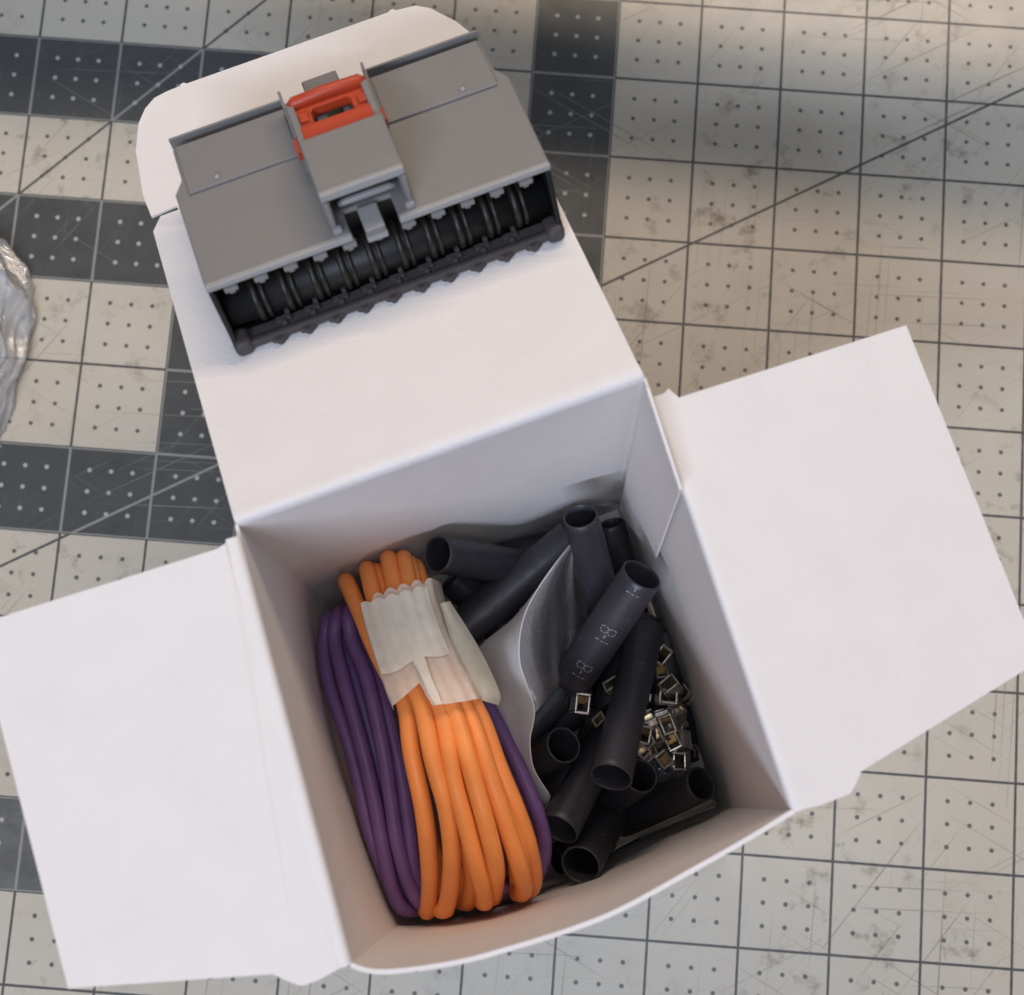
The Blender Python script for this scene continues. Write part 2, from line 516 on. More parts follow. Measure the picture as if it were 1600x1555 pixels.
# tuck flap with rounded corners and lock slits
out = [(0.26, -0.055), (0.02, -0.03), (0.0, -0.30), (0.05, -0.84), (0.15, -1.14), (0.25, -1.28), (0.36, -1.36), (0.50, -1.385), (0.62, -1.39), (0.635, -1.41), (0.665, -1.415), (0.69, -1.392)]
right = [(wl - u, v) for u, v in out[::-1]]
right = [(wl - u, v) for u, v in ((0.69, -1.392), (0.66, -1.41), (0.63, -1.41), (0.61, -1.385), (0.42, -1.36), (0.30, -1.27), (0.13, -1.02), (0.03, -0.78), (0.0, -0.34), (0.02, -0.03), (0.26, -0.055))]
pl = out + right + [(wl - 0.27, 0.0), (0.27, 0.0)]
tm = MB().add([L(u, v, 0.13 * min(0.0, v + 0.05) * min(0.0, v + 0.05) * 0.35) for u, v in pl], [tuple(range(len(pl)))])
tf = tm.build('tuck_flap', 'paper', lid, False, borg)
solid(tf, TH)

# side flaps
def flap(pxs, outer, ha, hb, name='side_flap'):
    """flat flap hinged on ha..hb; outer = (px, py, z) of a spot on its far edge"""
    pn = unit(np.cross(hb - ha, at(*outer) - ha))
    P = [on_plane(x, y, ha, pn) for x, y in pxs]
    n = len(P)
    fm = MB()
    c = sum(P) / n
    d1 = unit(c - (ha + hb) / 2)
    K = 17
    S_ = np.linspace(0, 1, K)
    hinge = [ha * (1 - q_) + hb * q_ for q_ in S_]
    hd = unit(hb - ha); dp = unit(d1 - hd * (d1 @ hd))
    r0 = [h_ + dp * 0.045 for h_ in hinge]                        # last flat line
    rm = [r0[i] + dp * 0.05 for i in range(K)]
    fm.add(P[1:-1] + rm[::-1], [tuple(range(n - 2 + K))])
    nb = 5
    rows = [rm, r0] + [[r0[i] * (1 - t) ** 2 + hinge[i] * 2 * t * (1 - t) + (hinge[i] + DN * 0.05) * t * t for i in range(K)] for t in np.linspace(0, 1, nb)[1:]]
    fm.grid(rows)
    o = fm.build(name, 'paper', box, True, borg)
    wd_ = o.modifiers.new('weld', 'WELD'); wd_.merge_threshold = 0.002 * IN
    o.data.polygons[0].use_smooth = False
    solid(o, TH)
    return o
zl = 5.12
flap([(361, 846), (352, 850), (340, 858), (0, 965), (-38, 977), (107, 1544), (426, 1522), (448, 1532), (471, 1541), (500, 1530), (540, 1513)],
     (30, 1260, zl), BL + (FL - BL) * 0.03, FL)
zr = 4.6
flap([(1033, 622), (1044, 608), (1060, 622), (1415, 509), (1605, 985), (1612, 1040), (1345, 1205), (1338, 1222), (1328, 1240), (1285, 1257), (1246, 1270)],
     (1520, 770, zr), BR + (FR - BR) * 0.05, FR)

# ------------------------------------------------------------------ wire connector on the lid
Rm = Matrix((tuple(LU), tuple(-LV), tuple(LN))).transposed()
corg = L(1.85, 0.85, TH * 0.5 + 0.004)
con = thing('wire_connector', corg, 'grey multi-pin wire connector with red-orange lock lying on the box lid', 'connector', rot=Rm)
UO, VO = 1.85, 0.85
class CB(MB):
    """connector shapes: u along the lid, v towards the viewer, w up"""
    def bx(self, u0, u1, v0, v1, w0, w1): return self.box(u0 - UO, u1 - UO, VO - v1, VO - v0, w0, w1)
    def pr(self, poly, w0, w1): return self.prism([(u - UO, VO - v) for u, v in poly], w0, w1)
    def tube(self, pts, r, seg=12): return self.sweep([(u - UO, VO - v, w_) for u, v, w_ in pts], r, seg)
def lu(u): return 3.71 - u
hood = [(0.47, 0.07), (0.47, 0.44), (0.385, 0.575), (0.40, 1.60), (1.63, 1.60), (1.63, 1.36), (1.74, 1.36), (1.74, 1.66), (1.905, 1.66), (1.905, 1.36), (2.03, 1.36), (2.03, 1.60),
        (lu(0.40), 1.60), (lu(0.385), 0.575), (lu(0.47), 0.44), (lu(0.47), 0.07)]
bev(CB().pr(hood, 0.695, 0.75).build('hood', 'grey', con), 0.018)
bev(CB().bx(0.47, lu(0.47), 0.07, 1.30, 0.06, 0.693).build('body', 'grey', con), 0.02)
for a, b_ in ((0.40, 1.632), (2.028, lu(0.40))):
    bev(CB().bx(a, b_, 1.585, 1.645, 0.692, 0.757).build('edge_strip', 'pale_grey', con), 0.016, 3)
for a, b_ in ((0.50, 1.462), (2.238, lu(0.50))):
    bev(CB().bx(a, b_, 0.085, 0.645, 0.752, 0.775).build('raised_panel', 'grey', con), 0.012)
for a, b_ in ((0.462, 1.47), (2.23, lu(0.462))):
    q = CB().bx(a, b_, -0.062, -0.038, 0.08, 0.75)
    bev(q.build('rear_lip', 'grey', con), 0.008)
    bev(CB().bx(a + 0.03, b_, -0.037, 0.069, 0.08, 0.52).build('groove_floor', 'brown', con), 0.01)  # grey plastic in shade; the shade is put in as a darker plastic
for u in (0.762, 2.922):
    q = CB()
    q.tube([(u, 0.573, 0.772), (u, 0.573, 0.79), (u, 0.573, 0.797)], [0.030, 0.026, 0.010], 14)
    q.build('locating_boss', 'pale_grey', con, True)
# latch housing: top, two sides, inner ribs
bev(CB().bx(1.49, 2.195, 0.88, 1.50, 1.07, 1.15).build('latch_roof', 'grey', con), 0.022, 3)
for a, b_ in ((1.49, 1.555), (2.13, 2.195)):
    bev(CB().pr([(a, 0.35), (b_, 0.35), (b_, 1.50), (a, 1.50)], 0.752, 1.072).build('latch_wall', 'grey', con), 0.014)
for a, b_ in ((1.468, 1.492), (2.193, 2.217)):
    bev(CB().bx(a, b_, 0.15, 0.86, 0.752, 1.03).build('guide_fin', 'grey', con), 0.008)
bev(CB().bx(1.495, 2.19, 1.46, 1.52, 1.075, 1.158).build('roof_lip', 'pale_grey', con), 0.016, 3)
for a, b_ in ((1.50, 1.545), (2.14, 2.185)):
    bev(CB().bx(a, b_, 1.495, 1.55, 0.752, 1.08).build('frame_post', 'grey', con), 0.012)
    bev(CB().bx(a + (0.0 if a < 1.8 else -0.03), b_ + (0.03 if a < 1.8 else 0.0), 1.53, 1.585, 0.752, 0.81).build('frame_foot', 'pale_grey', con), 0.012)
bev(CB().bx(1.56, 2.125, 1.05, 1.12, 0.752, 1.06).build('dark_recess', 'black', con), 0.005)
bev(CB().bx(1.66, 1.95, 1.13, 1.34, 0.80, 0.93).build('latch_tongue', 'brown', con), 0.01)
bev(CB().bx(1.78, 1.92, 1.13, 1.28, 0.935, 1.0).build('lock_tip', 'red', con), 0.01)
q = CB()
q.tube([(1.615, 1.385, 0.86), (1.66, 1.38, 0.87), (1.86, 1.38, 0.87), (2.04, 1.38, 0.87), (2.09, 1.385, 0.86)], [0.022, 0.032, 0.032, 0.032, 0.022], 12)
q.build('latch_bar', 'pale_grey', con, True)
bev(CB().bx(1.74, 1.905, 1.40, 1.66, 0.752, 0.772).build('latch_finger', 'pale_grey', con), 0.01)
# rear release tab
bev(CB().bx(1.69, 2.02, -0.55, -0.08, 0.36, 0.41).build('release_tab', 'grey', con), 0.02, 3)
# red lock clip with a slot
q = CB()
o_ = [(1.505, 0.36), (1.54, 0.33), (2.145, 0.33), (2.18, 0.36), (2.18, 0.68), (2.225, 0.71), (2.225, 0.86), (2.18, 0.86), (2.15, 0.90), (1.53, 0.90), (1.505, 0.87), (1.45, 0.88), (1.45, 0.73), (1.505, 0.68)]
h_ = [(1.67, 0.50), (1.70, 0.465), (1.98, 0.465), (2.01, 0.50), (2.01, 0.655), (1.67, 0.655)]
def ring(poly, hole, w0, w1):
    from mathutils.geometry import tessellate_polygon
    pv = [[Vector((u - UO, VO - v, 0)) for u, v in poly], [Vector((u - UO, VO - v, 0)) for u, v in hole]]
    flat = pv[0] + pv[1]
    tris = tessellate_polygon(pv)
    n = len(flat)
    V = [(p.x, p.y, w0) for p in flat] + [(p.x, p.y, w1) for p in flat]
    Fc = [tuple(t_) for t_ in tris] + [tuple(i + n for i in t_)[::-1] for t_ in tris]
    k = 0
    for l_ in pv:
        c_ = len(l_)
        Fc += [(k + i, k + (i + 1) % c_, n + k + (i + 1) % c_, n + k + i) for i in range(c_)]
        k += c_
    return V, Fc
q.add(*ring(o_, h_, 0.93, 1.03))
lc = q.build('lock_clip', 'red', con)
bev(lc, 0.014, 2, 50)
q = CB(); q.tube([(1.52, 0.385, 1.035), (1.56, 0.375, 1.06), (1.85, 0.37, 1.066), (2.13, 0.375, 1.06), (2.17, 0.385, 1.035)], [0.04, 0.052, 0.055, 0.052, 0.04], 14)
q.build('clip_bar', 'red', lc, True)
bev(CB().bx(1.54, 2.14, 0.665, 0.875, 1.032, 1.075).build('clip_step', 'red', lc), 0.012)
for a in (1.56, 2.06):
    bev(CB().bx(a, a + 0.08, 0.50, 0.60, 1.032, 1.055).build('clip_stud', 'red', lc), 0.012)
for a, b_ in ((1.70, 1.79), (1.93, 2.0)):
    bev(CB().bx(a, b_, 0.20, 0.55, 0.80, 0.90).build('tongue_end', 'pale_grey', con), 0.012)
bev(CB().bx(1.58, 2.12, 0.08, 1.0, 0.755, 0.79).build('slot_floor', 'black', con), 0.005)
# black wire side: back, end caps, flange, core and repeated teeth
bev(CB().bx(0.43, lu(0.43), 1.302, 1.36, 0.02, 0.692).build('rear_plate', 'black', con), 0.01)
for a, b_ in ((0.405, 0.45), (lu(0.45), lu(0.405))):
    prof = [(1.30, 0.0), (1.78, 0.0), (1.80, 0.10), (1.74, 0.22), (1.64, 0.68), (1.30, 0.69)]
    V = [(a - UO, VO - v, w_) for v, w_ in prof] + [(b_ - UO, VO - v, w_) for v, w_ in prof]
    n = 6
    bev(CB().add(V, [tuple(range(n)), tuple(range(n, 2 * n))[::-1]] + [(i, (i + 1) % n, n + (i + 1) % n, n + i) for i in range(n)]).build('end_cap', 'black', con), 0.012)
bev(CB().bx(0.452, lu(0.452), 1.62, 1.77, 0.012, 0.10).build('flange', 'brown', con), 0.012)
bev(CB().bx(0.452, lu(0.452), 1.362, 1.618, 0.012, 0.05).build('trough_floor', 'black', con), 0.006)
bev(CB().bx(0.47, lu(0.47), 1.745, 1.795, 0.04, 0.125).build('flange_rim', 'brown', con), 0.012)
for a, b_ in ((0.40, 0.56), (lu(0.56), lu(0.40))):
    bev(CB().bx(a, b_, 1.62, 1.83, 0.003, 0.17).build('corner_block', 'brown', con), 0.055, 4)
q = CB(); q.tube([(0.46, 1.46, 0.28), (lu(0.46), 1.46, 0.28)], 0.19, 24)
q.build('core', 'black', con, True)
rp = None
def cpy(o, du):
    c = o.copy(); COL.objects.link(c); c.parent = o.parent; c.location = (o.location[0] + du * IN, o.location[1], o.location[2]); return c
def arc(u, r0, a0, a1, n=10): return [(u, 1.46 + r0 * math.cos(math.radians(a0 + (a1 - a0) * i / n)), 0.28 + r0 * math.sin(math.radians(a0 + (a1 - a0) * i / n))) for i in range(n + 1)]
q = CB(); q.tube(arc(0.72, 0.20, 150, -70), 0.030, 10); q.tube(arc(0.79, 0.20, 140, -60), 0.021, 10)
rib = q.build('rib', 'rib', con, True)
for k in range(1, 10): cpy(rib, 0.25 * k)
q = CB(); q.pr([(0.70, 1.77), (0.86, 1.77), (0.85, 1.80), (0.815, 1.815), (0.80, 1.838), (0.76, 1.838), (0.745, 1.815), (0.71, 1.80)], 0.012, 0.075)
bp = bev(q.build('tooth', 'brown', con), 0.016)
for k in range(1, 10): cpy(bp, 0.25 * k)
q = CB(); q.bx(0.80, 0.93, 1.65, 1.70, 0.10, 0.15).bx(0.84, 0.885, 1.70, 1.74, 0.10, 0.16).bx(0.89, 0.93, 1.60, 1.65, 0.10, 0.17)
st = bev(q.build('flange_stud', 'brown', con), 0.006)
for k in range(1, 9): cpy(st, 0.25 * k)
q = CB(); q.bx(0.53, 0.645, 1.60, 1.66, 0.635, 0.688).bx(0.56, 0.61, 1.56, 1.64, 0.59, 0.634)
cl = bev(q.build('edge_clip', 'grey', con), 0.010)
for k in range(1, 11): cpy(cl, 0.25 * k)
bev(CB().bx(1.735, 1.91, 1.60, 1.665, 0.63, 0.693).build('finger_end', 'pale_grey', con), 0.012)

def inward(a, b_):
    n = unit(np.cross(b_ - a, DN))
    return n if n @ (cen + DN * 2 - a) > 0 else -n
LEFT_N, FRONT_N = inward(FL, BL), inward(FL, FR)
lip_d = [float((p - FL) @ -FRONT_N) for p in lip]
def keep_inside(pts, r):
    """wires press against the bowed walls but never pass through them"""
    out = []
    for p in pts:
        p = np.array(p, float)
        t = min(1.0, max(0.0, (TOPZ - p[2]) / DROP))
        top = p - DN * (TOPZ - p[2])
        s = min(1.0, max(0.0, (top - FL) @ (BL - FL) / ((BL - FL) @ (BL - FL))))
        need = r + 0.03 - 0.13 * sin(s) ** 0.6 * sin(t) * 0.85 if 0 < s < 1 else r + 0.03
        d = (p - FL) @ LEFT_N
        if d < need: p = p + LEFT_N * (need - d)
        s = min(1.0, max(0.0, (top - FL) @ (FR - FL) / ((FR - FL) @ (FR - FL))))
        need = r + 0.03 - lip_d[int(round(s * (len(lip_d) - 1)))] * (1 - t) ** 0.33 * 0.85
        d = (p - FL) @ FRONT_N
        if d < need: p = p + FRONT_N * (need - d)
        out.append(p)
    return out
# ------------------------------------------------------------------ purple coil
def hnoise(i, k): return noise.noise(Vector((i * 1.7 + 0.3, k * 2.1 + 0.7, 0.4)))
RW = 0.070
pur = thing('wire_coil', at(680, 1200, 0.05), 'coil of purple insulated wire under and around the orange coil', 'wire coil', 'coils of wire in the box')
porg = at(680, 1200, 0.05)
PL = [[(512, 968), (506, 1005), (511, 1062), (540, 1150), (562, 1232), (579, 1319), (596, 1384), (618, 1424)],
      [(527, 962), (522, 1000), (536, 1062), (567, 1175), (586, 1261), (599, 1333), (616, 1400), (640, 1426)],
      [(545, 958), (549, 1000), (573, 1062), (596, 1162), (609, 1247), (620, 1319), (640, 1385), (664, 1418)],
      [(538, 972), (536, 1010), (553, 1062), (582, 1165), (600, 1250), (611, 1322), (628, 1388), (655, 1420)],
      [(556, 966), (572, 1010), (600, 1103), (624, 1204), (637, 1290), (644, 1347), (660, 1395), (690, 1414)]]
PR = [[(740, 1075), (762, 1103), (800, 1175), (835, 1255), (850, 1304), (849, 1345), (826, 1385), (780, 1405)],
      [(735, 1075), (750, 1100), (785, 1165), (820, 1240), (839, 1300), (842, 1350), (820, 1385), (780, 1400)],
      [(730, 1060), (740, 1100), (770, 1165), (800, 1240), (822, 1310), (824, 1360), (800, 1390), (770, 1400)],
      [(735, 1068), (747, 1100), (778, 1165), (811, 1240), (831, 1305), (834, 1355), (812, 1388), (776, 1402)],
      [(720, 1060), (730, 1100), (758, 1165), (790, 1240), (805, 1310), (806, 1360), (790, 1390), (760, 1400)]]
ZL = [2.05, 2.12, 2.25, 2.3, 2.25, 2.2, 2.1, 2.0]
ZR = [2.0, 2.05, 2.1, 2.1, 2.0, 1.9, 1.75, 1.7]
for i in range(5):
    dz = -0.12 * i + 0.05
    a = [at(x + 1, y - (4 if k_ > 6 else 0), z + (0.0, 0.06, 0.10, -0.12, 0.0)[i]) for k_, ((x, y), z) in enumerate(zip(PL[i], ZL))]
    b_ = [at(x, y, z - (0.0, 0.14, 0.28, 0.22, 0.40)[i]) for (x, y), z in zip(PR[i], ZR)]
    mids = [at(700 + 8 * i, 1412 - 5 * i, 1.70 - 0.1 * i)]
    x0, y0 = PL[i][0]
    back = [at(690 - 10 * i, 1010 + 5 * i, 1.60 - 0.05 * i), at(640, 960 + 4 * i, 1.35), at(x0 + 55, y0 - 8, 1.30), at(x0 + 16, y0 - 9, 1.62)]
    pts = keep_inside(spline(a + mids + b_[::-1] + back, 7, True), RW)
    MB().sweep(pts, RW, 12, True).build('wire_loop', 'purple', pur, True, porg)

# ------------------------------------------------------------------ orange coil
oorg = at(700, 1200, 0.05)
ora = thing('wire_coil', oorg, 'coil of thick orange insulated wire bound with masking tape', 'wire coil', 'coils of wire in the box')
OS = [  # top run of each loop, upper end first: (px, py)
    [(543, 912), (562, 955), (583, 1005), (605, 1050), (633, 1100), (643, 1175), (661, 1261), (669, 1325), (672, 1385), (668, 1430)],
    [(575, 893), (585, 935), (602, 990), (625, 1040), (657, 1097), (677, 1189), (697, 1261), (706, 1330), (703, 1390), (692, 1437)],
    [(592, 897), (604, 940), (620, 990), (643, 1040), (676, 1110), (700, 1190), (717, 1262), (731, 1325), (738, 1375), (730, 1415)],
    [(608, 876), (617, 920), (635, 985), (662, 1050), (692, 1120), (709, 1218), (729, 1290), (747, 1358), (757, 1400), (759, 1430)],
    [(632, 876), (641, 920), (655, 985), (682, 1050), (716, 1130), (740, 1218), (760, 1290), (773, 1345), (774, 1380), (768, 1405)],
    [(641, 884), (650, 925), (668, 985), (697, 1050), (738, 1130), (762, 1204), (786, 1276), (809, 1345), (818, 1385), (812, 1410)],
    [(584, 896), (594, 940), (612, 992), (634, 1042), (660, 1104), (688, 1188), (709, 1262), (722, 1322), (726, 1372), (722, 1412)],
    [(624, 880), (632, 922), (646, 988), (672, 1050), (706, 1128), (728, 1218), (746, 1290), (764, 1340), (772, 1375), (771, 1415)],
    [(648, 888), (656, 928), (674, 988), (701, 1048), (745, 1126), (771, 1202), (796, 1272), (814, 1332), (821, 1375), (818, 1398)],
    [(652, 890), (661, 930), (678, 985), (705, 1045), (750, 1120), (779, 1198), (805, 1261), (825, 1319), (834, 1372), (824, 1400)],
]
ZO = [2.30, 2.62, 2.85, 2.98, 3.10, 3.20, 3.18, 3.0, 2.65, 2.2]
DZ = [-0.15, 0.0, -0.10, 0.02, 0.05, -0.04, -0.20, -0.17, -0.19, -0.18]
for i, st_ in enumerate(OS):
    top = [at(x, y, z + DZ[i] * min(1.0, 0.4 + k * 0.12)) for k, ((x, y), z) in enumerate(zip(st_, ZO))]
    x0, y0 = st_[0]; x1, y1 = st_[-1]
    top[-1] = at(x1, y1 - 3, 2.3 + DZ[i])
    under = [at(x1 - 3, y1 - 30, 1.80), at(x1 - 9, y1 - 85, 1.40), at(x1 - 20, y1 - 130, 1.15), at((x0 + x1) / 2 + 10, (y0 + y1) / 2, 1.15), at(x0 + 40, y0 + 120, 1.25), at(x0 + 12, y0 + 35, 1.6), at(x0 - 1, y0 + 2, 2.0)]
    pts = keep_inside(spline(top + under, 7, True), 0.084)
    MB().sweep(pts, 0.084, 16, True).build('wire_loop', 'orange', ora, True, oorg)
# tape wrap: follows the strands it binds
def lerp(tab, t):
    for (a, va), (b2, vb) in zip(tab, tab[1:]):
        if t <= b2: 
            k = (t - a) / (b2 - a); return tuple(p + (q_ - p) * k for p, q_ in zip(va, vb))
    return tab[-1][1]
LE = [(0, (562, 946)), (0.2, (571, 980)), (0.5, (586, 1030)), (0.8, (603, 1080)), (1, (616, 1112))]
RE = [(0, (676, 914)), (0.12, (681, 938)), (0.35, (697, 985)), (0.65, (718, 1032)), (1, (748, 1092))]
def tape_pt(s, t, lift=0.0):
    (lx, ly), (rx, ry) = lerp(LE, s), lerp(RE, s)
    tt = min(1, max(0, t))
    x, y = lx + (rx - lx) * tt, ly + (ry - ly) * tt
    crown = 1 - (2 * tt - 1) ** 2
    z = 2.84 + 0.34 * min(1, s * 1.2) + 0.12 * crown ** 0.6 + 0.010 * math.cos(t * 6 * 2 * math.pi + 1.6 * noise.noise(Vector((t * 2, s * 1.5, 5)))) * (0.5 + 0.5 * abs(s - 0.4)) + lift
    z += 0.02 * noise.noise(Vector((s * 5, t * 6, 1.3)))
    p = at(x, y, z)
    ex = t - tt
    if ex: p = p + np.array([0, 0, -abs(ex) * 1.5]) + unit(at(rx, ry, z) - at(lx, ly, z)) * ex * 0.12
    return p
def scallop(t):  # ragged start and end of the wrap
    u = min(1, max(0, t))
    s0 = -0.03 - 0.045 * abs(math.sin(u * 5.5 * math.pi + 0.4)) + 0.10 * (abs(2 * u - 1) ** 3) * (1 if u < 0.5 else 0.2)
    st = lambda e0, e1: min(1, max(0, (u - e0) / (e1 - e0)))
    s1 = 0.95 - 0.17 * min(1, u / 0.42) + (1.07 - 0.78) * st(0.42, 0.455) + 0.03 * math.sin(u * 21) * st(0.45, 0.5)
    if t < 0: s1 = 0.98
    return s0, s1
NT, NS = 120, 26
G = []
for i in range(NS + 1):
    row = []
    for j in range(NT + 1):
        t = -0.45 + 1.9 * j / NT
        s0, s1 = scallop(t)
        row.append(tape_pt(s0 + (s1 - s0) * i / NS, t))
    G.append(row)
tp = MB().grid(G).build('tape', 'tape', ora, True, oorg)
solid(tp, 0.003, 1.0)
G = []
for i in range(16):
    s = i / 15
    row = []
    for j in range(64):
        t = 0.02 + 0.90 * j / 63
        s1 = 0.64 - 0.10 * t + 0.025 * math.sin(t * 9) + 0.50 * min(1, max(0, (t - 0.455) / 0.03)) * min(1, max(0, (0.60 - t) / 0.03))
        s_a = 0.01 - 0.03 * abs(math.sin(t * 5.5 * math.pi + 0.4))
        row.append(tape_pt(s_a + (s1 - s_a) * s, t, 0.022))
    G.append(row)
solid(MB().grid(G).build('tape_layer', 'tape_thick', tp, True, oorg), 0.008, 1.0)
tabp = [((686, 943), 2.86), ((692, 940), 2.88), ((703, 940), 2.86), ((745, 1008), 2.80), ((764, 1048), 2.76), ((779, 1079), 2.70), ((778, 1102), 2.68), ((740, 1090), 2.95), ((722, 1045), 2.98), ((704, 1000), 2.95)]
G = []
ls = spline([at(*p_, z) for p_, z in (((688, 944), 2.80), ((705, 1000), 2.90), ((723, 1045), 2.95), ((742, 1091), 2.92))], 6)
rs = spline([at(*p_, z) for p_, z in (((702, 940), 2.70), ((745, 1008), 2.74), ((779, 1079), 2.72), ((778, 1102), 2.70))], 6)
for a, b_ in zip(ls, rs):
    G.append([a * (1 - k / 8) + b_ * (k / 8) + np.array([0, 0, 0.06 * sin(k / 8)]) for k in range(9)])
solid(MB().grid(G).build('tape_tab', 'tape_tab', tp, True, oorg), 0.012)

# ------------------------------------------------------------------ heat-shrink tubes
def tube(label, A, zA, B, zB, r, marks=False, bow=0.0, group='black tubes in the box', squash=0.06, ph=0.0):
    a, b_ = at(*A, zA), at(*B, zB)
    org = (a + b_) / 2
    t = thing('tube_sleeve', org, label, 'tube', group)
    ax = unit(b_ - a)
    u = unit(np.cross(ax, (0, 0, 1))); v = np.cross(u, ax)      # v points up
    ln = np.linalg.norm(b_ - a)
    seg, n = 40, 26
    wth = 0.022
    def c(s): return a + ax * ln * s + v * bow * sin(s)
    def ringp(s, rr):
        k = squash * math.sin(s * 3 + ph * 2)
        return [c(s) + rr * ((1 + k) * math.cos(q_) * u + (1 - k) * math.sin(q_) * v) for q_ in np.linspace(0, 2 * math.pi, seg, endpoint=False) + ph]
    prof = [(i / n, r) for i in range(n + 1)]
    eps = 0.006 / ln
    rows = [(0.0, r - 0.006), (eps, r)] + [(i / n, r) for i in range(1, n)] + [(1 - eps, r), (1.0, r - 0.006), (1.0, r - wth + 0.005), (1 - eps, r - wth)] + [(i / n, r - wth) for i in range(n - 1, 0, -1)] + [(eps, r - wth), (0.0, r - wth + 0.005)]
    V, Fc = [], []
    for s, rr in rows: V += ringp(s, rr)
    R_ = len(rows)
    for i in range(R_):
        j = (i + 1) % R_
        for k in range(seg):
            k2 = (k + 1) % seg
            Fc.append((i * seg + k, i * seg + k2, j * seg + k2, j * seg + k))
    MB().add(V, Fc).build('sleeve', 'tube', t, True, org)
    if marks:
        # printed strokes wrapped on the tube: (along from the open end, round it) in inches
        view = unit(CAM - org)
        view = view - ax * (view @ ax); view = unit(view)
        side = np.cross(ax, view)
        km = MB()
        def surf(s, q_, dr): 
            ang = q_ / r
            k = squash * math.sin(s / ln * 3 + ph * 2)
            rad = r * (1 + abs(k) * 0.9)
            return c(s / ln) + (rad + dr) * (math.cos(ang) * view + math.sin(ang) * side)
        def stroke(s0, q0, s1, q1, wd_=0.011):
            d = np.array([s1 - s0, q1 - q0]); le = np.linalg.norm(d); d /= le
            p = np.array([-d[1], d[0]]) * wd_ / 2
            N = 4
            g = []
            for i in range(N + 1):
                cs, cq = s0 + (s1 - s0) * i / N, q0 + (q1 - q0) * i / N
                g.append([surf(cs + p[0], cq + p[1], 0.003), surf(cs - p[0], cq - p[1], 0.003)])
            km.grid(g)
        def dashes(s0, q0, s1, q1, n_=2):
            for i in range(n_):
                f0, f1 = i / n_ + 0.04, (i + 0.74) / n_
                stroke(s0 + (s1 - s0) * f0, q0 + (q1 - q0) * f0, s0 + (s1 - s0) * f1, q0 + (q1 - q0) * f1)
        Hh = 0.145
        def one(s, q0): 
            dashes(s, q0, s, q0 + Hh, 3); stroke(s - 0.012, q0 + Hh - 0.022, s + 0.012, q0 + Hh - 0.012)
        def dash(s, q0): stroke(s - 0.022, q0 + Hh * 0.5, s + 0.022, q0 + Hh * 0.5, 0.014)
        def eight(s, q0, wd_=0.07):
            for (i0, i1) in ((0, .46), (.54, 1)):
                a0, a1 = q0 + Hh * i0, q0 + Hh * i1
                dashes(s, a0, s + wd_, a0); dashes(s, a1, s + wd_, a1); dashes(s, a0, s, a1, 2); dashes(s + wd_, a0, s + wd_, a1, 2)
        sgn = marks
        for base in (0.085, 0.70, 1.20):
            q0 = -0.10
            if base > 0.3: eight(base - 0.14, q0)
            dash(base - 0.03, q0)
            one(base + 0.03, q0)
        km.build('printed_mark', 'print', t, False, org)
    return t
tube('black tube standing on end against the back wall of the box', (907, 806), 2.55, (957, 995), 1.20, 0.170, bow=0.02)
tube('black tube with white printed figures leaning on the right wall', (1003, 898), 2.75, (893, 1064), 1.85, 0.200, marks=1, bow=0.015, squash=0.03)
tube('black tube slanting down beneath the clear film', (925, 1010), 1.30, (815, 1150), 1.42, 0.200, ph=0.4)
tube('black tube with round mouth beside the wavy edge of the pale film', (881, 1164), 1.95, (810, 1205), 0.95, 0.182, squash=0.03)
tube('uppermost dusty black tube running lengthwise beside the metal terminals', (955, 1215), 2.60, (1008, 985), 1.45, 0.200, squash=-0.08)
tube('black tube whose mouth touches the purple wire', (873, 1296), 2.05, (985, 1085), 0.95, 0.200, squash=-0.06)
tube('black tube with round mouth lowest against the front wall', (907, 1352), 1.95, (975, 1235), 0.50, 0.198, squash=0.02)
tube('black tube pointing into the front right corner of the box', (1096, 1225), 1.75, (935, 1300), 0.25, 0.175, squash=0.03)
tube('short black tube mouth between the uppermost tube and the clear film', (1002, 1212), 1.80, (945, 1262), 0.80, 0.175, squash=-0.04)
tube('black tube whose mouth faces the top of the orange coil', (683, 866), 2.40, (850, 893), 0.95, 0.180, ph=0.3)
tube('long dark tube crossing behind the pale film', (893, 842), 1.55, (700, 1003), 1.55, 0.200)
tube('black tube mouth half hidden below the purple wire', (868, 1343), 0.78, (990, 1290), 0.35, 0.165)
tube('added dark tube deep under the printed tube', (1010, 960), 1.25, (925, 1165), 0.95, 0.180)  # from here down: filler tubes added to darken gaps over the pale floor
tube('added dark tube deep beside the orange coil', (760, 940), 0.95, (850, 1110), 0.70, 0.190)
tube('added dark tube lying deep along the back wall', (928, 842), 0.92, (752, 884), 0.75, 0.190)
tube('added dark tube deep behind the tube that stands on end', (956, 817), 1.05, (1000, 985), 0.45, 0.140)
tube('added dark tube deep under the frosted film', (800, 1010), 0.40, (870, 1200), 0.40, 0.190)
tube('added dark tube seen faintly through the clear film', (893, 905), 0.85, (850, 1040), 0.62, 0.190)
tube('added dark tube crossing low under the clear film and the standing tube', (935, 935), 0.62, (835, 985), 0.45, 0.190)
tube('added dark tube along the foot of the right wall', (1038, 985), 0.55, (1066, 1190), 0.42, 0.190)
tube('added dark tube filling the gap above the printed tube', (975, 905), 0.95, (945, 1090), 0.50, 0.180)
tube('added dark tube deep beneath the end of the printed tube', (925, 1085), 0.92, (845, 1150), 0.75, 0.180)
tube('added dark tube deep below the mouth beside the wavy edge', (915, 1175), 0.85, (840, 1270), 0.70, 0.180)
tube('added dark tube deep at the tape tab of the orange coil', (706, 903), 0.95, (800, 980), 0.70, 0.190)
tube('added dark tube on the box floor below the terminals', (1030, 1060), 0.60, (1010, 1250), 0.40, 0.180)

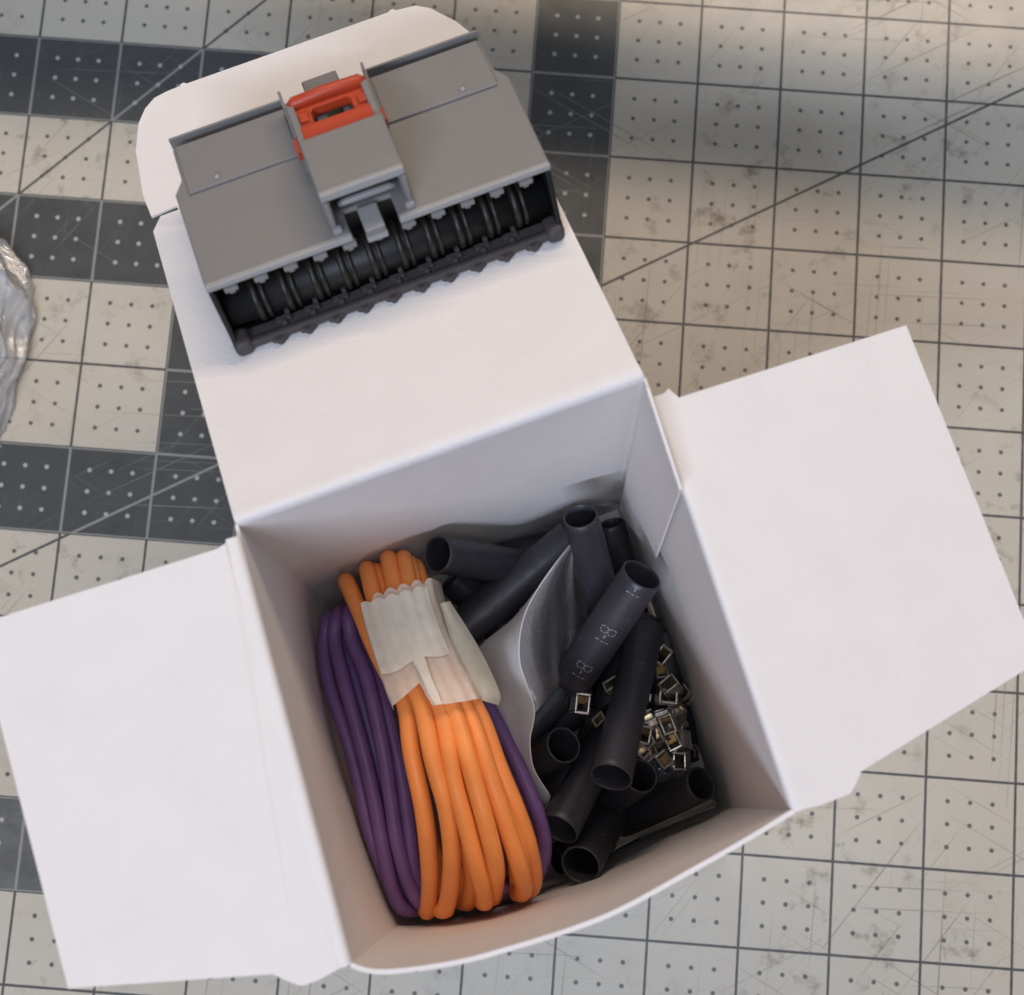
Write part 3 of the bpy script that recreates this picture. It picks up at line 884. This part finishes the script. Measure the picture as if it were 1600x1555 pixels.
# ------------------------------------------------------------------ bag of film among the tubes
bag = thing('plastic_bag', at(820, 1100, 0.4), 'thin plastic bag with frosted side and wavy edge among the black tubes', 'plastic bag')
gorg = at(820, 1100, 0.4)
Epx = [(896, 846, 2.02), (868, 881, 2.02), (842, 918, 2.05), (822, 955, 2.12), (812, 995, 2.18), (812, 1035, 2.18), (822, 1068, 2.15), (834, 1105, 2.12), (833, 1128, 2.10), (828, 1152, 2.08), (829, 1180, 2.02), (836, 1207, 1.95), (860, 1245, 1.82)]
Lpx = [(893, 848, 1.98), (866, 884, 1.93), (838, 922, 1.9), (800, 968, 1.85), (752, 1008, 1.80), (735, 1045, 1.76), (735, 1080, 1.74), (745, 1115, 1.70), (755, 1140, 1.66), (765, 1165, 1.62), (785, 1200, 1.56), (810, 1240, 1.50), (850, 1285, 1.40)]
Rpx = [(900, 852, 1.90), (905, 885, 1.50), (912, 925, 1.30), (918, 955, 1.28), (918, 985, 1.38), (912, 1005, 1.46), (905, 1025, 1.54), (895, 1045, 1.68), (885, 1062, 1.66), (875, 1080, 1.64), (865, 1095, 1.62), (855, 1110, 1.60), (850, 1125, 1.6)]
Epx = [(x, y, z + 0.42 * math.sin(math.pi * i / 12) ** 0.6) for i, (x, y, z) in enumerate(Epx)]
E_, Lf, Rf = (spline([at(*p_) for p_ in q_], 5) for q_ in (Epx, Lpx, Rpx))
G = []
for a, b_ in zip(Lf, E_):
    row = []
    for k in range(15):
        t = k / 14
        row.append(a * (1 - t) + b_ * t + np.array([0, 0, 0.05 * noise.noise(Vector((a[1] * 1.3, t * 2.5, 3.0))) * sin(t)]))
    G.append(row)
solid(MB().grid(G).build('frosted_side', 'pale_film', bag, True, gorg), 0.006)
G = []
for i, (a, b_) in enumerate(zip(E_, Rf)):
    if i > 37: break
    row = []
    for k in range(25):
        t = k / 24
        fold = 0.10 * sin(t) * noise.noise(Vector((t * 5.5 + a[1] * 0.9, a[1] * 0.35, 9.0))) + 0.03 * noise.noise(Vector((t * 12, a[1] * 2.2, 2.0))) * sin(t)
        row.append(a * (1 - t) + b_ * t + np.array([0, 0, 0.14 * math.sin(math.pi * min(1, t * 2.2)) * (1 if t < .45 else 0.2) + fold]))
    G.append(row)
MB().grid(G).build('clear_side', 'clear_film', bag, True, gorg)
MB().sweep(E_, 0.009, 8).build('edge_bead', 'pale_film', bag, True, gorg)
# folded bottom of the bag at the front right
G = []
lo_ = spline([at(*p_) for p_ in ((938, 1345, .55), (965, 1326, .6), (1005, 1306, .62), (1060, 1283, .6), (1122, 1256, .62))], 6)
up_ = spline([at(*p_) for p_ in ((948, 1300, .60), (975, 1292, .68), (1010, 1282, .72), (1060, 1262, .72), (1112, 1248, .70))], 6)
for a, b_ in zip(lo_, up_):
    G.append([a * (1 - k / 8) + b_ * k / 8 + np.array([0, 0, 0.05 * noise.noise(Vector((a[0] * 3, k * .5, 0))) + 0.03 * sin(k / 8)]) for k in range(9)])
solid(MB().grid(G).build('sealed_hem', 'yellow_film', bag, True, gorg), 0.006)
# crinkled clear film by the terminals
G = []
for i in range(17):
    row = []
    for k in range(17):
        x = 1000 + 58 * i / 16; y = 1186 + 46 * k / 16 - 6 * i / 16
        row.append(at(x, y, 1.15 + 0.22 * noise.noise(Vector((i * .42, k * .42, 7))) + 0.1 * abs(noise.noise(Vector((i * .9, k * .5, 1))))))
    G.append(row)
MB().grid(G).build('crinkled_film', 'bubble', bag, False, gorg)

# ------------------------------------------------------------------ crimp terminals
def terminal_meshes():
    a = MB()
    w_, h_, ln, t = 0.070, 0.094, 0.20, 0.026
    for (x0, x1, z0, z1) in ((-w_, w_, h_ - t, h_), (-w_, w_, -h_, -h_ + t), (-w_, -w_ + t, -h_ + t, h_ - t), (w_ - t, w_, -h_ + t, h_ - t)):
        a.box(x0, x1, -ln, 0.0, z0, z1)
    me1 = mesh('box_socket', a.V, a.F, 'bronze')
    b_ = MB().add([(-0.042, -0.05, -0.066), (0.042, -0.05, -0.066), (0.042, -0.13, -0.01), (-0.042, -0.13, -0.01), (0.042, -0.20, -0.05), (-0.042, -0.20, -0.05)], [(0, 1, 2, 3), (3, 2, 4, 5)])
    me2 = mesh('contact_spring', b_.V, b_.F, 'gold')
    c = MB()
    for y0, y1, hw in ((-0.44, -0.36, 0.06), (-0.56, -0.48, 0.07)):
        g = []
        for y in (y0, y1):
            g.append([(hw * math.cos(q_), y, -0.04 + 0.09 * math.sin(q_)) for q_ in np.linspace(math.radians(150), math.radians(390), 12)])
        c.grid(g)
    c.box(-0.035, 0.035, -0.56, -0.30, -0.125, -0.113)
    me3 = mesh('crimp_barrel', c.V, c.F, 'bronze')
    return me1, me2, me3
TM = terminal_meshes()
def terminal(label, px, py, z, ang, tilt=35, roll=0, k=1.0):
    """ang turns it in the picture (degrees), tilt leans its open end towards the viewer"""
    p = at(px, py, z)
    view = unit(CAM - p)
    up = unit(np.array([0, 1, 0]) - view * view[1]); rt = np.cross(up, view)
    tilt *= 0.55
    a = math.radians(ang)
    zz = rt * -math.sin(a) + up * math.cos(a)      # long side of the opening
    xx = np.cross(view * 1.0, zz) * -1
    yy = view
    tl = math.radians(tilt)
    yy2 = yy * math.cos(tl) + (xx * math.cos(math.radians(roll)) + zz * math.sin(math.radians(roll))) * math.sin(tl)
    xx2 = unit(xx - yy2 * (xx @ yy2)); zz2 = np.cross(xx2, yy2)
    Rr = Matrix((tuple(xx2), tuple(yy2), tuple(zz2))).transposed()
    if Rr.determinant() < 0: Rr = Matrix((tuple(-xx2), tuple(yy2), tuple(zz2))).transposed()
    t = thing('crimp_terminal', p, label, 'terminal', 'bronze crimp terminals in the box', rot=Rr)
    k *= 1.12
    t.scale = (k, k, k)
    o1 = bev(link('box_socket', TM[0], t), 0.011, 3)
    link('contact_spring', TM[1], o1)
    link('crimp_barrel', TM[2], t)
    return t
terminal('bronze terminal alone left of the dusty tube, its square mouth facing up', 911, 1099, 2.0, -2, 28, 25)
terminal('topmost bronze terminal beside the right wall', 1036, 1024, 1.55, -35, 45, 10, .95)
terminal('tilted bronze terminal lying on top of a level one by the right wall', 1043, 1068, 1.50, -48, 45, 180, .95)
terminal('bronze terminal with a level rectangular mouth close to the right wall', 1045, 1088, 1.42, 88, 25, -60, .95)
terminal('upper one of two bronze terminals lying end to end', 1042, 1132, 1.45, 25, 25, 150, .95)
terminal('lower one of two bronze terminals lying end to end', 1050, 1157, 1.40, 30, 30, 90, .95)
terminal('bronze terminal showing a narrow mouth against the dusty tube', 1008, 1148, 1.45, -8, 35, 20, .9)
terminal('bronze terminal seen edge-on in the middle of the heap', 1024, 1149, 1.35, 28, 62, 170, .9)
terminal('bronze terminal just above the hidden tube mouth', 1001, 1172, 1.40, 60, 50, 30, .9)
terminal('golden bronze terminal with a bright glint amid the heap', 1016, 1178, 1.32, -40, 66, 30, .9)
terminal('bronze terminal leaning over the crinkled film', 1037, 1186, 1.36, 40, 55, 110, .9)
terminal('bronze terminal nearest the front right corner of the box', 1061, 1190, 1.38, 4, 30, 200, .9)
terminal('bronze terminal peeking out between the printed tube and dusty tube', 953, 1068, 1.62, -55, 70, 200, .8)
terminal('bronze terminal below the lone one, only its tip showing', 936, 1124, 1.55, -40, 72, 30, .7)
terminal('dim bronze terminal low in the gap by the right wall', 1034, 1046, 1.30, 15, 50, 60, .9)
terminal('dim bronze terminal under the end to end pair', 1034, 1166, 1.15, -20, 45, 120, .9)

terminal('bronze terminal lying on its side with both crimp wings showing', 1030, 1110, 1.15, 70, 150, 40, .95)
terminal('bronze terminal wedged under the tilted and level pair', 1056, 1108, 1.22, -60, 70, 150, .9)
terminal('bronze terminal tucked at the edge of the dusty tube above the heap', 1012, 1118, 1.25, 35, 90, 80, .9)
terminal('bronze terminal lying sideways at the foot of the right wall', 1066, 1172, 1.15, 80, 140, 200, .9)
terminal('bronze terminal behind the golden one in the heap', 1027, 1165, 1.22, 10, 110, 310, .9)
terminal('bronze terminal sunk below the end to end pair at the wall', 1058, 1138, 1.10, -25, 60, 20, .9)
# ------------------------------------------------------------------ crumpled clear bag at the left edge
corg2 = np.array([-1.12, -4.1, 0.0])
lump = thing('plastic_bag', corg2, 'crumpled clear plastic bag lying on the mat at the picture edge', 'plastic bag')
V, Fc = [], []
NU, NV = 260, 90
for j in range(NV + 1):
    ph = math.pi / 2 * j / NV
    for i in range(NU):
        th = 2 * math.pi * i / NU
        d = Vector((math.cos(th) * math.cos(ph), math.sin(th) * math.cos(ph), math.sin(ph)))
        wv_ = d + 0.35 * noise.noise_vector(d * 2.3)
        rr = 1.0 + 0.16 * noise.noise(wv_ * 1.4 + Vector((3, 1, 0)))
        rg = lambda f, o_: 0.5 - abs(noise.noise(Vector((wv_.x * f, wv_.y * f * 0.7, wv_.z * f)) + Vector(o_)))
        rr += 0.12 * rg(2.4, (1, 2, 5)) + 0.085 * rg(5.2, (7, 2, 1)) + 0.045 * rg(11.0, (3, 8, 2)) + 0.02 * rg(23.0, (5, 1, 9)) - 0.10
        V.append((d.x * 1.60 * rr, d.y * 1.98 * rr, max(0.01, d.z * 0.72 * rr)))
for j in range(NV):
    for i in range(NU):
        i2 = (i + 1) % NU
        Fc.append((j * NU + i, j * NU + i2, (j + 1) * NU + i2, (j + 1) * NU + i))
MB().add(V, Fc).build('film', 'bubble', lump, True)
# its folded flap with heat-sealed wrinkles
G = []
for i in range(25):
    row = []
    for k in range(25):
        x = -1.0 + 1.15 * k / 24; y = -0.75 + 0.65 * i / 24
        z = 0.45 - 0.30 * k / 24 + 0.16 * noise.noise(Vector((x * 4.2, y * 4.2, 2))) + 0.07 * noise.noise(Vector((x * 11, y * 11, 4)))
        row.append((x, y, max(0.02, z)))
    G.append(row)
MB().grid(G).build('film_flap', 'bubble', lump, False)
